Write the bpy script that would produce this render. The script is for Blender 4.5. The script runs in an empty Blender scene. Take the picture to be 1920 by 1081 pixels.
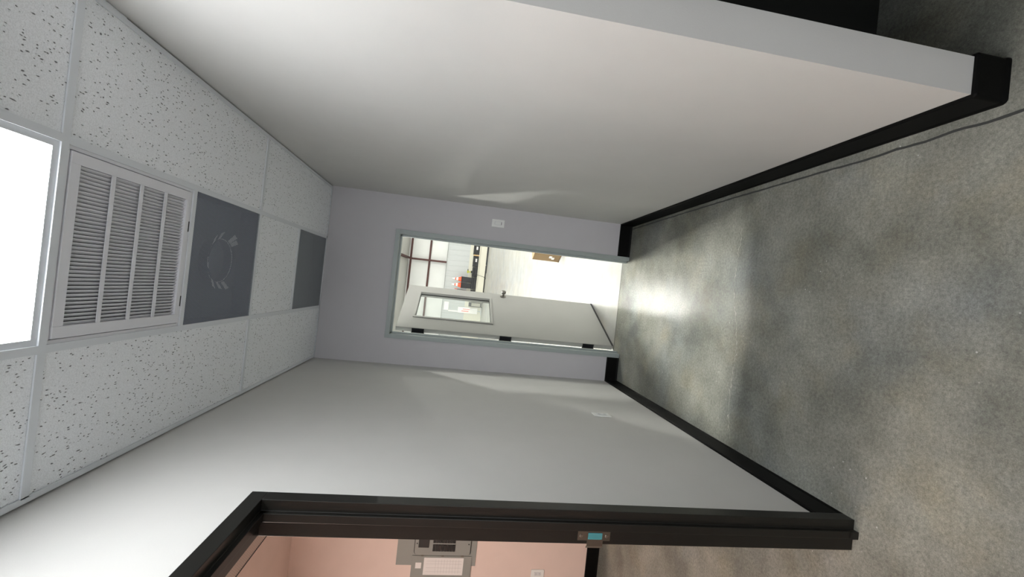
import bpy, bmesh, math, random
from mathutils import Vector, Matrix
random.seed(7)
S = bpy.context.scene
C = S.collection

# ------------------------------------------------------------------ camera
cam_d = bpy.data.cameras.new('camera'); cam = bpy.data.objects.new('camera', cam_d); C.objects.link(cam)
cam_d.sensor_fit = 'HORIZONTAL'; cam_d.sensor_width = 36.0
cam_d.lens = 36.0 * 780.47 / 1920.0
cam_d.clip_start = 0.02; cam_d.clip_end = 200
PITCH, ROLL, YAW, EYE = -0.136, -0.1074, -0.0078, 1.6294
Rm = (Matrix.Rotation(YAW, 3, 'Z') @ Matrix.Rotation(PITCH, 3, 'X') @ Matrix.Rotation(ROLL, 3, 'Y'))
# the phone was held on its side: the picture's right is the room's down
cx = Rm @ Vector((0, 0, -1)); cy = Rm @ Vector((1, 0, 0)); cz = Rm @ Vector((0, -1, 0))
cam.matrix_world = Matrix(((cx.x, cy.x, cz.x, 0), (cx.y, cy.y, cz.y, 0), (cx.z, cy.z, cz.z, EYE), (0, 0, 0, 1)))
S.camera = cam
# ------------------------------------------------------------------ exposure, world, lights
S.view_settings.view_transform = 'Standard'; S.view_settings.look = 'None'
S.view_settings.gamma = 1.0; S.view_settings.use_curve_mapping = False
S.view_settings.exposure = 0.0
w = bpy.data.worlds.new('world'); S.world = w; w.use_nodes = True
w.node_tree.nodes['Background'].inputs[0].default_value = (0.7, 0.8, 1.0, 1)
w.node_tree.nodes['Background'].inputs[1].default_value = 0.3
TROFFER = 17.0        # corridor ceiling light
TROFFER_FILL = 8.0  # unseen ceiling light added behind the viewer for fill
HIGHBAY = 1350.0
HIGHBAY_NEAR = 4600.0 #
CLOSET = 36.0
REAR_FILL = 62.0      # fill lamp added behind the viewer, in an invented entrance

# ------------------------------------------------------------------ room numbers (metres)
XR, XL = 0.759, -0.758          # corridor side walls
D = 3.843                       # end wall, corridor face
DW = 3.983                      # end wall, warehouse face
H = 2.7765                      # dropped ceiling
BH, BT = 0.1166, 0.012          # black base height, thickness
XE, YE = 0.878, 1.09            # free end of the right wall
GR, GL = 0.3016, -0.308         # ceiling main runners
T0, M = 1.364, 0.6096           # first cross tee, grid module
YB = -4.5                       # corridor end behind the camera
XO = 3.4                        # far side of the unlit room on the right
XC = -3.2                       # far side of the electrical room
FY = 24.0                       # warehouse far wall

# ------------------------------------------------------------------ materials
def mat(name, col, rough=0.6, metal=0.0, noise=0.0, nscale=40.0, bump=0.0, bscale=200.0, spec=0.5):
    m = bpy.data.materials.new(name); m.use_nodes = True
    nt = m.node_tree; b = nt.nodes['Principled BSDF']
    b.inputs['Base Color'].default_value = (*col, 1); b.inputs['Roughness'].default_value = rough
    b.inputs['Metallic'].default_value = metal; b.inputs['Specular IOR Level'].default_value = spec
    tc = nt.nodes.new('ShaderNodeTexCoord')
    if noise > 0:
        n = nt.nodes.new('ShaderNodeTexNoise'); n.inputs['Scale'].default_value = nscale; n.inputs['Detail'].default_value = 5
        nt.links.new(tc.outputs['Object'], n.inputs['Vector'])
        r = nt.nodes.new('ShaderNodeValToRGB')
        r.color_ramp.elements[0].position = 0.3; r.color_ramp.elements[1].position = 0.7
        r.color_ramp.elements[0].color = (*[c * (1 - noise) for c in col], 1)
        r.color_ramp.elements[1].color = (*[min(1, c * (1 + noise)) for c in col], 1)
        nt.links.new(n.outputs['Fac'], r.inputs['Fac']); nt.links.new(r.outputs['Color'], b.inputs['Base Color'])
    if bump > 0:
        n2 = nt.nodes.new('ShaderNodeTexNoise'); n2.inputs['Scale'].default_value = bscale; n2.inputs['Detail'].default_value = 3
        nt.links.new(tc.outputs['Object'], n2.inputs['Vector'])
        bp = nt.nodes.new('ShaderNodeBump'); bp.inputs['Strength'].default_value = bump; bp.inputs['Distance'].default_value = 0.002
        nt.links.new(n2.outputs['Fac'], bp.inputs['Height']); nt.links.new(bp.outputs['Normal'], b.inputs['Normal'])
    return m

def emit(name, col, strength):
    m = bpy.data.materials.new(name); m.use_nodes = True
    nt = m.node_tree; nt.nodes.remove(nt.nodes['Principled BSDF'])
    e = nt.nodes.new('ShaderNodeEmission'); e.inputs[0].default_value = (*col, 1); e.inputs[1].default_value = strength
    nt.links.new(e.outputs[0], nt.nodes['Material Output'].inputs[0])
    return m

def concrete(name, dark, light, rough, stain=True, spec=0.5, grain=1.0):
    m = bpy.data.materials.new(name); m.use_nodes = True
    nt = m.node_tree; N = nt.nodes; L = nt.links; b = N['Principled BSDF']
    tc = N.new('ShaderNodeTexCoord')
    def noise(scale, detail, rgh=0.55, vec=None):
        n = N.new('ShaderNodeTexNoise'); n.inputs['Scale'].default_value = scale
        n.inputs['Detail'].default_value = detail; n.inputs['Roughness'].default_value = rgh
        L.new(vec or tc.outputs['Object'], n.inputs['Vector']); return n
    def ramp(src, p0, c0, p1, c1):
        r = N.new('ShaderNodeValToRGB'); r.color_ramp.elements[0].position = p0; r.color_ramp.elements[1].position = p1
        r.color_ramp.elements[0].color = (*c0, 1); r.color_ramp.elements[1].color = (*c1, 1)
        L.new(src, r.inputs['Fac']); return r
    def mix(kind, fac, a, c):
        x = N.new('ShaderNodeMix'); x.data_type = 'RGBA'; x.blend_type = kind
        if hasattr(fac, 'default_value'): L.new(fac, x.inputs['Factor'])
        else: x.inputs['Factor'].default_value = fac
        for s, v in ((6, a), (7, c)):
            if hasattr(v, 'links'): L.new(v, x.inputs[s])
            else: x.inputs[s].default_value = (*v, 1)
        return x.outputs[2]
    base = ramp(noise(2.2, 7, 0.6).outputs['Fac'], 0.37, dark, 0.63, light).outputs['Color']
    bluish = ramp(noise(1.3, 4).outputs['Fac'], 0.47, (1, 1, 1), 0.66, (0.84, 0.90, 1.02)).outputs['Color']
    base = mix('MULTIPLY', 0.9, base, bluish)
    brown = ramp(noise(3.1, 6).outputs['Fac'], 0.5, (1, 1, 1), 0.72, (1.02, 0.95, 0.83)).outputs['Color']
    base = mix('MULTIPLY', 0.8, base, brown)
    fine = ramp(noise(75, 4, 0.75).outputs['Fac'], 0.3, (0.62, 0.62, 0.62), 0.72, (1.4, 1.4, 1.38)).outputs['Color']
    base = mix('MULTIPLY', 0.75 * grain, base, fine)
    fine2 = ramp(noise(260, 2, 0.8).outputs['Fac'], 0.3, (0.66, 0.66, 0.66), 0.72, (1.35, 1.35, 1.33)).outputs['Color']
    base = mix('MULTIPLY', 0.6 * grain, base, fine2)
    if stain:
        v = N.new('ShaderNodeTexVoronoi'); v.inputs['Scale'].default_value = 26; L.new(tc.outputs['Object'], v.inputs['Vector'])
        sp = ramp(v.outputs['Distance'], 0.06, (0.40,) * 3, 0.09, (0, 0, 0)).outputs['Color']
        gate = ramp(noise(1.7, 2).outputs['Fac'], 0.52, (0, 0, 0), 0.6, (1, 1, 1)).outputs['Color']
        g2 = mix('MULTIPLY', 1.0, sp, gate)
        base = mix('ADD', 0.55, base, g2)
    L.new(base, b.inputs['Base Color'])
    rr = N.new('ShaderNodeMapRange'); rr.inputs['To Min'].default_value = rough - 0.06; rr.inputs['To Max'].default_value = rough + 0.10
    L.new(noise(6, 6, 0.65).outputs['Fac'], rr.inputs['Value']); L.new(rr.outputs['Result'], b.inputs['Roughness'])
    bp = N.new('ShaderNodeBump'); bp.inputs['Strength'].default_value = 0.18; bp.inputs['Distance'].default_value = 0.0015
    L.new(noise(120, 4, 0.7).outputs['Fac'], bp.inputs['Height']); L.new(bp.outputs['Normal'], b.inputs['Normal'])
    b.inputs['Specular IOR Level'].default_value = spec
    return m

def tile_material(name, col):
    """mineral fibre tile: short dark fissures running along the corridor, plus pinholes"""
    m = bpy.data.materials.new(name); m.use_nodes = True
    nt = m.node_tree; N = nt.nodes; L = nt.links; b = N['Principled BSDF']; b.inputs['Roughness'].default_value = 0.95
    b.inputs['Specular IOR Level'].default_value = 0.1
    tc = N.new('ShaderNodeTexCoord')
    mp = N.new('ShaderNodeMapping'); mp.inputs['Scale'].default_value = (1.0, 0.42, 1.0); L.new(tc.outputs['Object'], mp.inputs['Vector'])
    warp = N.new('ShaderNodeTexNoise'); warp.inputs['Scale'].default_value = 18; L.new(tc.outputs['Object'], warp.inputs['Vector'])
    add = N.new('ShaderNodeVectorMath'); add.operation = 'MULTIPLY_ADD'; add.inputs[1].default_value = (0.02,) * 3
    L.new(warp.outputs['Color'], add.inputs[0]); L.new(mp.outputs['Vector'], add.inputs[2])
    v = N.new('ShaderNodeTexVoronoi'); v.inputs['Scale'].default_value = 130; v.inputs['Randomness'].default_value = 1.0
    L.new(add.outputs[0], v.inputs['Vector'])
    r = N.new('ShaderNodeValToRGB'); r.color_ramp.elements[0].position = 0.16; r.color_ramp.elements[1].position = 0.27
    r.color_ramp.elements[0].color = (0, 0, 0, 1); r.color_ramp.elements[1].color = (1, 1, 1, 1)
    L.new(v.outputs['Distance'], r.inputs['Fac'])
    # only some of the cells carry a fissure
    sep = N.new('ShaderNodeSeparateColor'); L.new(v.outputs['Color'], sep.inputs[0])
    gt = N.new('ShaderNodeMath'); gt.operation = 'GREATER_THAN'; gt.inputs[1].default_value = 0.52; L.new(sep.outputs[0], gt.inputs[0])
    mx = N.new('ShaderNodeMath'); mx.operation = 'MAXIMUM'; L.new(r.outputs['Color'], mx.inputs[0]); L.new(gt.outputs[0], mx.inputs[1])
    n = N.new('ShaderNodeTexNoise'); n.inputs['Scale'].default_value = 300; n.inputs['Detail'].default_value = 2
    L.new(tc.outputs['Object'], n.inputs['Vector'])
    r2 = N.new('ShaderNodeValToRGB'); r2.color_ramp.elements[0].position = 0.3; r2.color_ramp.elements[1].position = 0.6
    r2.color_ramp.elements[0].color = (*[c * 0.84 for c in col], 1); r2.color_ramp.elements[1].color = (*col, 1)
    L.new(n.outputs['Fac'], r2.inputs['Fac'])
    mix = N.new('ShaderNodeMix'); mix.data_type = 'RGBA'; L.new(mx.outputs[0], mix.inputs['Factor'])
    mix.inputs[6].default_value = (*[c * 0.20 for c in col], 1); L.new(r2.outputs['Color'], mix.inputs[7])
    L.new(mix.outputs[2], b.inputs['Base Color'])
    bp = N.new('ShaderNodeBump'); bp.inputs['Strength'].default_value = 0.6; bp.inputs['Distance'].default_value = 0.003
    L.new(mx.outputs[0], bp.inputs['Height']); L.new(bp.outputs['Normal'], b.inputs['Normal'])
    return m

def perforated(name, col, pitch, radius):
    """sheet metal with a staggered pattern of real see-through holes"""
    m = bpy.data.materials.new(name); m.use_nodes = True
    nt = m.node_tree; N = nt.nodes; L = nt.links; b = N['Principled BSDF']
    b.inputs['Base Color'].default_value = (*col, 1); b.inputs['Roughness'].default_value = 0.5
    tc = N.new('ShaderNodeTexCoord'); mp = N.new('ShaderNodeMapping')
    mp.inputs['Rotation'].default_value = (0, 0, math.radians(45)); mp.inputs['Scale'].default_value = (1 / pitch,) * 3
    L.new(tc.outputs['Object'], mp.inputs['Vector'])
    fr = N.new('ShaderNodeVectorMath'); fr.operation = 'FRACTION'; L.new(mp.outputs[0], fr.inputs[0])
    sb = N.new('ShaderNodeVectorMath'); sb.operation = 'SUBTRACT'; sb.inputs[1].default_value = (0.5, 0.5, 0); L.new(fr.outputs[0], sb.inputs[0])
    fl = N.new('ShaderNodeVectorMath'); fl.operation = 'MULTIPLY'; fl.inputs[1].default_value = (1, 1, 0); L.new(sb.outputs[0], fl.inputs[0])
    ln = N.new('ShaderNodeVectorMath'); ln.operation = 'LENGTH'; L.new(fl.outputs[0], ln.inputs[0])
    gt = N.new('ShaderNodeMath'); gt.operation = 'GREATER_THAN'; gt.inputs[1].default_value = radius / pitch; L.new(ln.outputs['Value'], gt.inputs[0])
    L.new(gt.outputs[0], b.inputs['Alpha'])
    return m

M_wall = mat('wall_paint', (0.60, 0.595, 0.58), 0.75, noise=0.012, nscale=6, bump=0.12, bscale=350)
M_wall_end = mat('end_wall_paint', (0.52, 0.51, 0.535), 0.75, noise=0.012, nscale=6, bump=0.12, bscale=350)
M_closet = mat('electrical_room_warm_tint', (0.72, 0.585, 0.53), 0.75, noise=0.02, nscale=6, bump=0.1, bscale=350)  # pink tint puts the room's warm light into the wall colour
M_base = mat('black_rubber_base', (0.003, 0.003, 0.003), 0.5, bump=0.05, spec=0.1)
M_black = mat('black_door_frame_paint', (0.010, 0.0095, 0.008), 0.33, noise=0.08, nscale=9, spec=0.35)
M_void = mat('unlit_room_dark_tone', (0.012, 0.013, 0.012), 0.85)  # near-black colour stands for the darkness of the unlit side room
M_floor = concrete('polished_concrete', (0.138, 0.140, 0.122), (0.244, 0.244, 0.216), 0.20, spec=0.2)
M_wfloor = concrete('sealed_warehouse_concrete', (0.27, 0.27, 0.25), (0.36, 0.36, 0.34), 0.30, stain=False, spec=0.5, grain=0.25)
M_joint = mat('floor_joint_dark', (0.035, 0.036, 0.034), 0.8)
M_streak = mat('pale_residue', (0.27, 0.262, 0.225), 0.7, noise=0.3, nscale=60)
M_tile = tile_material('fissured_ceiling_tile', (0.91, 0.935, 0.97))
M_bar = mat('white_grid_bar', (0.72, 0.75, 0.79), 0.45)
M_plenum = mat('plenum_dark', (0.02, 0.02, 0.02), 0.9)
M_grille = mat('grille_white_enamel', (0.76, 0.765, 0.81), 0.4)
M_filter = mat('dusty_filter_fabric', (0.10, 0.10, 0.115), 0.95, noise=0.5, nscale=60)
M_perf = perforated('perforated_grey_sheet', (0.30, 0.33, 0.40), 0.0062, 0.0026)
M_perf2 = perforated('perforated_grey_sheet_far', (0.30, 0.325, 0.355), 0.0062, 0.0021)
M_perf3 = perforated('perforated_warm_sheet', (0.62, 0.52, 0.47), 0.012, 0.0036)  # tan puts warm light into the colour of a grey sheet
M_box = mat('grey_duct_box', (0.13, 0.15, 0.20), 0.6)
M_glint = mat('collar_glint_white', (0.85, 0.87, 0.90), 0.5)  # white stands for light reflected by the collar
M_lens = emit('white_light_lens', (0.97, 0.99, 1.0), TROFFER)
M_lens_b = emit('fill_light_lens_rear', (0.97, 0.99, 1.0), TROFFER_FILL)
M_closet_lens = emit('warm_light_lens', (1.0, 0.90, 0.82), CLOSET)
M_led = emit('led_bar', (1.0, 1.0, 0.93), HIGHBAY)
M_led_near = emit('led_bar_near', (1.0, 1.0, 0.93), HIGHBAY_NEAR)
M_frame = mat('grey_green_door_frame', (0.33, 0.37, 0.365), 0.4)
M_leaf = mat('grey_beige_door_paint', (0.36, 0.36, 0.335), 0.5, noise=0.015, nscale=5)
M_steel = mat('satin_steel', (0.22, 0.21, 0.19), 0.28, metal=1.0)
M_strike = mat('dull_strike_steel', (0.16, 0.155, 0.135), 0.3, metal=1.0)
M_dsteel = mat('dark_steel', (0.03, 0.032, 0.036), 0.4, metal=0.4)
M_plate = mat('white_device_plate', (0.78, 0.79, 0.78), 0.35)
M_plate2 = mat('white_device_insert', (0.66, 0.67, 0.68), 0.3)
M_slot = mat('dark_slot', (0.03, 0.03, 0.03), 0.6)
M_panel = mat('grey_panel_enamel', (0.26, 0.27, 0.255), 0.45)
M_breaker = mat('black_breaker', (0.012, 0.012, 0.012), 0.35)
M_paper = mat('white_paper', (0.75, 0.73, 0.72), 0.8)
M_ink = mat('faint_print', (0.42, 0.40, 0.40), 0.8)
M_liner = mat('grey_liner_metal', (0.52, 0.545, 0.545), 0.5)
M_insul = mat('white_vinyl_insulation', (0.80, 0.815, 0.80), 0.55, noise=0.03, nscale=1.2)
M_roof = mat('white_roof_insulation', (0.66, 0.66, 0.63), 0.45)
M_girt = mat('red_iron_steel', (0.075, 0.022, 0.018), 0.6)
M_cream = mat('cream_painted_curb', (0.68, 0.66, 0.56), 0.6)
M_orange = mat('cone_orange', (0.90, 0.13, 0.05), 0.5)
M_white = mat('cone_white_band', (0.9, 0.88, 0.86), 0.5)
M_blackp = mat('black_plastic', (0.012, 0.012, 0.014), 0.45)
M_red = mat('red_plastic', (0.35, 0.015, 0.03), 0.5)
M_yellow = mat('yellow_plastic', (0.55, 0.55, 0.06), 0.5)
M_card = mat('brown_cardboard', (0.21, 0.14, 0.07), 0.8, noise=0.08, nscale=7)
M_card_d = mat('cardboard_edge', (0.10, 0.06, 0.03), 0.85)
M_tan = mat('tan_wood', (0.50, 0.34, 0.18), 0.7)
M_pink = mat('faded_red_print', (0.85, 0.35, 0.33), 0.7)
M_film = mat('blue_protective_film', (0.10, 0.42, 0.50), 0.2, metal=0.6)
M_glass = bpy.data.materials.new('clear_glass'); M_glass.use_nodes = True
_b = M_glass.node_tree.nodes['Principled BSDF']; _b.inputs['Transmission Weight'].default_value = 1; _b.inputs['Roughness'].default_value = 0.0
_b.inputs['IOR'].default_value = 1.45; _b.inputs['Base Color'].default_value = (0.93, 0.97, 0.95, 1)

# ------------------------------------------------------------------ mesh helpers
def box(bm, x0, x1, y0, y1, z0, z1, mx=None):
    vs = [bm.verts.new((x, y, z)) for x in (x0, x1) for y in (y0, y1) for z in (z0, z1)]
    f = [(0, 1, 3, 2), (4, 6, 7, 5), (0, 4, 5, 1), (2, 3, 7, 6), (0, 2, 6, 4), (1, 5, 7, 3)]
    for q in f: bm.faces.new([vs[i] for i in q])
    if mx is not None:
        for v in vs: v.co = mx @ v.co
    return vs

def cyl(bm, p0, p1, r0, r1=None, n=24, caps=True):
    r1 = r0 if r1 is None else r1
    p0, p1 = Vector(p0), Vector(p1); d = (p1 - p0).normalized()
    a = d.orthogonal().normalized(); b = d.cross(a)
    A = [bm.verts.new(p0 + r0 * (math.cos(t) * a + math.sin(t) * b)) for t in [2 * math.pi * i / n for i in range(n)]]
    B = [bm.verts.new(p1 + r1 * (math.cos(t) * a + math.sin(t) * b)) for t in [2 * math.pi * i / n for i in range(n)]]
    for i in range(n): bm.faces.new((A[i], A[(i + 1) % n], B[(i + 1) % n], B[i]))
    if caps: bm.faces.new(A[::-1]); bm.faces.new(B)

def lathe(bm, origin, axis, prof, n=28):
    """prof: list of (distance along axis, radius)"""
    o = Vector(origin); d = Vector(axis).normalized(); a = d.orthogonal().normalized(); b = d.cross(a)
    rings = [[bm.verts.new(o + d * h + r * (math.cos(t) * a + math.sin(t) * b)) for t in [2 * math.pi * i / n for i in range(n)]] for h, r in prof]
    for A, B in zip(rings, rings[1:]):
        for i in range(n): bm.faces.new((A[i], A[(i + 1) % n], B[(i + 1) % n], B[i]))
    bm.faces.new(rings[0][::-1]); bm.faces.new(rings[-1])

def prism(bm, pts, axis, a0, a1):
    """extrude a 2D outline (list of pairs) along axis 0/1/2"""
    def P(u, v, w):
        l = [u, v]; l.insert(axis, w); return l
    A = [bm.verts.new(P(u, v, a0)) for u, v in pts]; B = [bm.verts.new(P(u, v, a1)) for u, v in pts]
    n = len(pts)
    for i in range(n): bm.faces.new((A[i], A[(i + 1) % n], B[(i + 1) % n], B[i]))
    bm.faces.new(A[::-1]); bm.faces.new(B)

def tube(bm, pts, r, n=8):
    pts = [Vector(p) for p in pts]
    up = Vector((0, 0, 1)); rings = []
    for i, p in enumerate(pts):
        t = (pts[min(i + 1, len(pts) - 1)] - pts[max(i - 1, 0)]).normalized()
        a = t.cross(up); a = a.normalized() if a.length > 1e-3 else Vector((1, 0, 0)); b = t.cross(a)
        rings.append([bm.verts.new(p + r * (math.cos(q) * a + math.sin(q) * b)) for q in [2 * math.pi * k / n for k in range(n)]])
    for A, B in zip(rings, rings[1:]):
        for i in range(n): bm.faces.new((A[i], A[(i + 1) % n], B[(i + 1) % n], B[i]))
    bm.faces.new(rings[0][::-1]); bm.faces.new(rings[-1])

def obj(name, bm, m, parent=None, bevel=0.0, smooth=False, seg=2):
    bmesh.ops.recalc_face_normals(bm, faces=bm.faces)
    me = bpy.data.meshes.new(name); bm.to_mesh(me); bm.free()
    o = bpy.data.objects.new(name, me); C.objects.link(o); me.materials.append(m)
    if parent is not None:
        o.parent = parent; o.matrix_parent_inverse = Matrix.Translation(-parent.location)
    if bevel > 0:
        md = o.modifiers.new('bevel', 'BEVEL'); md.width = bevel; md.segments = seg; md.limit_method = 'ANGLE'
        md.angle_limit = math.radians(40)
    if smooth:
        for p in me.polygons: p.use_smooth = True
        me.set_sharp_from_angle(angle=math.radians(40))
    return o

def B(*bx):
    bm = bmesh.new()
    for b in bx: box(bm, *b)
    return bm

def tag(o, label, cat, group=None):
    o['label'] = label; o['category'] = cat
    if group: o['group'] = group
    return o

def thing(name, label, cat, loc, group=None):
    o = bpy.data.objects.new(name, None); C.objects.link(o); o.location = loc; o.empty_display_size = 0.1
    return tag(o, label, cat, group)

def struct(name, bm, m, label=None, cat=None, **k):
    o = obj(name, bm, m, **k)
    o['kind'] = 'structure'
    if label: o['label'] = label
    if cat: o['category'] = cat
    return o

def struct_empty(name, label, cat, loc):
    o = bpy.data.objects.new(name, None); C.objects.link(o); o.location = loc; o.empty_display_size = 0.1
    o['kind'] = 'structure'; o['label'] = label; o['category'] = cat
    return o

# ================================================================== FLOOR
floor = struct('floor', B((XC - 0.12, XO + 0.12, YB - 0.12, DW, -0.12, 0.0)), M_floor,
               'polished grey concrete floor running down the corridor', 'floor')
bm = bmesh.new()     # saw-cut joint beside the right-hand base, slightly ragged
pts = [(0.722, 3.82), (0.721, 3.3), (0.720, 2.79), (0.716, 2.3), (0.709, 1.9), (0.706, 1.67), (0.700, 1.52), (0.706, 1.40),
       (0.702, 1.30), (0.709, 1.214), (0.703, 1.12), (0.706, 1.035), (0.702, 0.6), (0.705, 0.0), (0.703, -1.2), (0.705, -2.3)]
dense = []
for (x0, y0), (x1, y1) in zip(pts, pts[1:]):
    k = max(1, int((y0 - y1) / 0.03))
    for i in range(k):
        t = i / k; dense.append((x0 + (x1 - x0) * t + random.uniform(-0.0012, 0.0012), y0 + (y1 - y0) * t))
dense.append(pts[-1]); rows = []
for x, y in dense:
    wd = 0.0044 + random.uniform(-0.0008, 0.0010)
    rows.append([bm.verts.new(c) for c in ((x - wd, y, 0.0), (x - wd, y, 0.0006), (x + wd, y, 0.0006), (x + wd, y, 0.0))])
for a, b in zip(rows, rows[1:]):
    for i in range(4): bm.faces.new((a[i], a[(i + 1) % 4], b[(i + 1) % 4], b[i]))
obj('floor_joint', bm, M_joint, floor)
bm = bmesh.new()     # pale residue line across the corridor
rows = []; x = -0.70
while x < 0.52:
    y = 2.17 + 0.10 * (x + 0.7) / 1.2 + 0.02 * math.sin(x * 9) + random.uniform(-0.008, 0.008)
    wd = max(0.0006, random.uniform(-0.005, 0.005) * (1.2 if x < 0.1 else 0.6))
    rows.append([bm.verts.new(c) for c in ((x, y - wd, 0.0), (x, y - wd, 0.0004), (x, y + wd, 0.0004), (x, y + wd, 0.0))]); x += 0.012
for a, b in zip(rows, rows[1:]):
    for i in range(4): bm.faces.new((a[i], a[(i + 1) % 4], b[(i + 1) % 4], b[i]))
obj('residue_streak', bm, M_streak, floor)
struct('floor_warehouse', B((-14, 12, DW, FY + 0.5, -0.12, 0.0)), M_wfloor,
       'bright sealed concrete warehouse floor beyond the open door', 'floor')
obj('slab_joint', B((-14, 12, DW - 0.004, DW + 0.004, -0.001, 0.0006)), M_joint, floor)

# ================================================================== WALLS
WT = 0.088           # left wall thickness
XLB = XL - WT        # electrical-room face of the left wall
YC, SH = 1.468, 2.214  # outer corner of the black frame on the wall
FW = 0.050           # black frame face width
OY1, OZ = YC - FW + 0.004, SH - FW + 0.004      # rough opening in the wall
OY0 = 0.40
struct('wall_left', B((XLB, XL, OY1, D, 0, 3.1), (XLB, XL, OY0, OY1, OZ, 3.1), (XLB, XL, YB, OY0, 0, 3.1)), M_wall,
       'long warm grey painted wall on the left of the corridor with black framed doorway', 'wall')
struct('wall_right', B((XR, XE, YE, D, 0, 3.1)), M_wall,
       'warm grey painted wall on the right of the corridor ending at a free corner', 'wall')
DR, DL, DH = 0.449, -0.526, 2.202               # outer edges of the grey-green frame
FB = 0.038
RX0, RX1, RZ = DL + FB - 0.01, DR - FB + 0.01, DH - FB + 0.01
struct('wall_back', B((XC - 0.12, RX0, D, DW, 0, 3.1), (RX1, XO + 0.12, D, DW, 0, 3.1), (RX0, RX1, D, DW, RZ, 3.1),
                      (-14, XC - 0.12, D, DW, 0, 3.1), (XO + 0.12, 12, D, DW, 0, 3.1), (-14, 12, D, DW, 3.1, 6.7)), M_wall_end,
       'cool grey wall at the end of the corridor around the open doorway', 'wall')
GX0, GX1, GZ = -0.62, 0.62, 2.45        # opening for the added entrance that holds the fill lamp
struct('wall_behind', B((XC - 0.12, GX0, YB - 0.12, YB, 0, 3.1), (GX1, XO + 0.12, YB - 0.12, YB, 0, 3.1), (GX0, GX1, YB - 0.12, YB, GZ, 3.1)), M_wall, 'wall behind the viewer', 'wall')
struct('wall_right_near', B((XR, XE, YB, -0.25, 0, 3.1)), M_wall, 'right corridor wall behind the viewer', 'wall')
w1 = struct('fill_window_1', B((GX0, GX0 + 0.05, YB - 0.1, YB - 0.04, 0, GZ), (GX1 - 0.05, GX1, YB - 0.1, YB - 0.04, 0, GZ), (-0.02, 0.02, YB - 0.1, YB - 0.04, 0, GZ - 0.05),
     (GX0 + 0.05, GX1 - 0.05, YB - 0.1, YB - 0.04, GZ - 0.05, GZ)), M_black, 'unseen glazed entrance added for the fill lamp behind the viewer', 'window')
ld = bpy.data.lights.new('rear_fill_lamp', 'AREA'); ld.shape = 'RECTANGLE'; ld.size = 1.1; ld.size_y = 2.3; ld.energy = REAR_FILL; ld.color = (0.97, 0.985, 1.0)
lo = bpy.data.objects.new('rear_fill_lamp', ld); C.objects.link(lo); lo.location = (0, YB - 0.02, 1.22); lo.rotation_euler = (math.radians(90), 0, 0)
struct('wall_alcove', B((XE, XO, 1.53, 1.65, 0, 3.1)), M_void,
       'surface coloured black for the darkness of the room past the free end of the right wall', 'wall')
struct('wall_outer_right', B((XO, XO + 0.12, YB, D, 0, 3.1)), M_void, 'far wall of the side room, coloured black for its darkness', 'wall')
struct('wall_electrical_left', B((XC - 0.12, XC, YB, D, 0, 3.1)), M_closet, 'far side wall of the small electrical room', 'wall')
struct('wall_electrical_end', B((XC, XLB, D - 0.008, D - 0.001, 0, 3.1)), M_closet,
       'wall of the electrical room, tinted pink as its warm light, behind the breaker panel', 'wall')
struct('wall_electrical_near', B((XC, XLB, -0.42, -0.30, 0, 3.1)), M_closet, 'near wall of the electrical room', 'wall')

# black rubber base with a small cove toe
def base_profile(t=BT, h=BH):
    return [(0, 0), (t + 0.004, 0), (t + 0.003, 0.006), (t, 0.016), (t, h - 0.006), (t - 0.004, h), (0, h)]
def baseboard(name, bm, label): struct(name, bm, M_base, label, 'baseboard')
bm = bmesh.new(); prism(bm, [(XL + u, v) for u, v in base_profile()], 1, YC, D); baseboard('baseboard_left', bm, 'black rubber base along the left wall')
bm = bmesh.new(); prism(bm, [(XL + u, v) for u, v in base_profile()], 1, YB, 0.35); baseboard('baseboard_left_near', bm, 'black rubber base on the left wall behind the viewer')
bm = bmesh.new()
T = BT
prof = base_profile()
# right wall: corridor side, then around the free end with rounded corners
path = [(XR, D), (XR, YE), (XE, YE), (XE, 1.53)]
def offs(d, r=0.012, n=5):
    """outline of the wall end pushed out by d"""
    out = [(XR - d, D)]
    c = (XR, YE)
    for i in range(n + 1):
        a = math.pi + (math.pi / 2) * i / n
        out.append((c[0] + d * math.cos(a), c[1] + d * math.sin(a)))
    c = (XE, YE)
    for i in range(n + 1):
        a = 1.5 * math.pi + (math.pi / 2) * i / n
        out.append((c[0] + d * math.cos(a), c[1] + d * math.sin(a)))
    out.append((XE + d, 1.53)); return out
rings = []
for u, v in prof:
    rings.append([bm.verts.new((x, y, v)) for x, y in offs(max(u, 0.0001))])
for a, b in zip(rings, rings[1:]):
    for i in range(len(a) - 1): bm.faces.new((a[i], a[i + 1], b[i + 1], b[i]))
baseboard('baseboard_right', bm, 'black rubber base along the right wall and around its free end')
bm = bmesh.new(); prism(bm, [(D - u, v) for u, v in base_profile()], 0, XL + T, DL); baseboard('baseboard_back_left', bm, 'short black base left of the far door frame')
bm = bmesh.new(); prism(bm, [(D - u, v) for u, v in base_profile()], 0, DR, XR - T); baseboard('baseboard_back_right', bm, 'short black base right of the far door frame')
bm = bmesh.new(); prism(bm, [(D - 0.008 - u, v) for u, v in base_profile()], 0, XC, XLB); baseboard('baseboard_electrical', bm, 'black base under the breaker panel wall')

# ================================================================== CEILING
ceil = struct('ceiling', B((XC - 0.12, XO + 0.12, YB - 0.12, DW, 3.1, 3.2)), M_plenum,
              'suspended ceiling of white fissured tiles in a metal grid', 'ceiling')
ZT = H + 0.006        # underside of the lay-in tiles
hb = 0.012            # half bar
tees = [T0 + M * k for k in range(-8, 5)]
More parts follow.
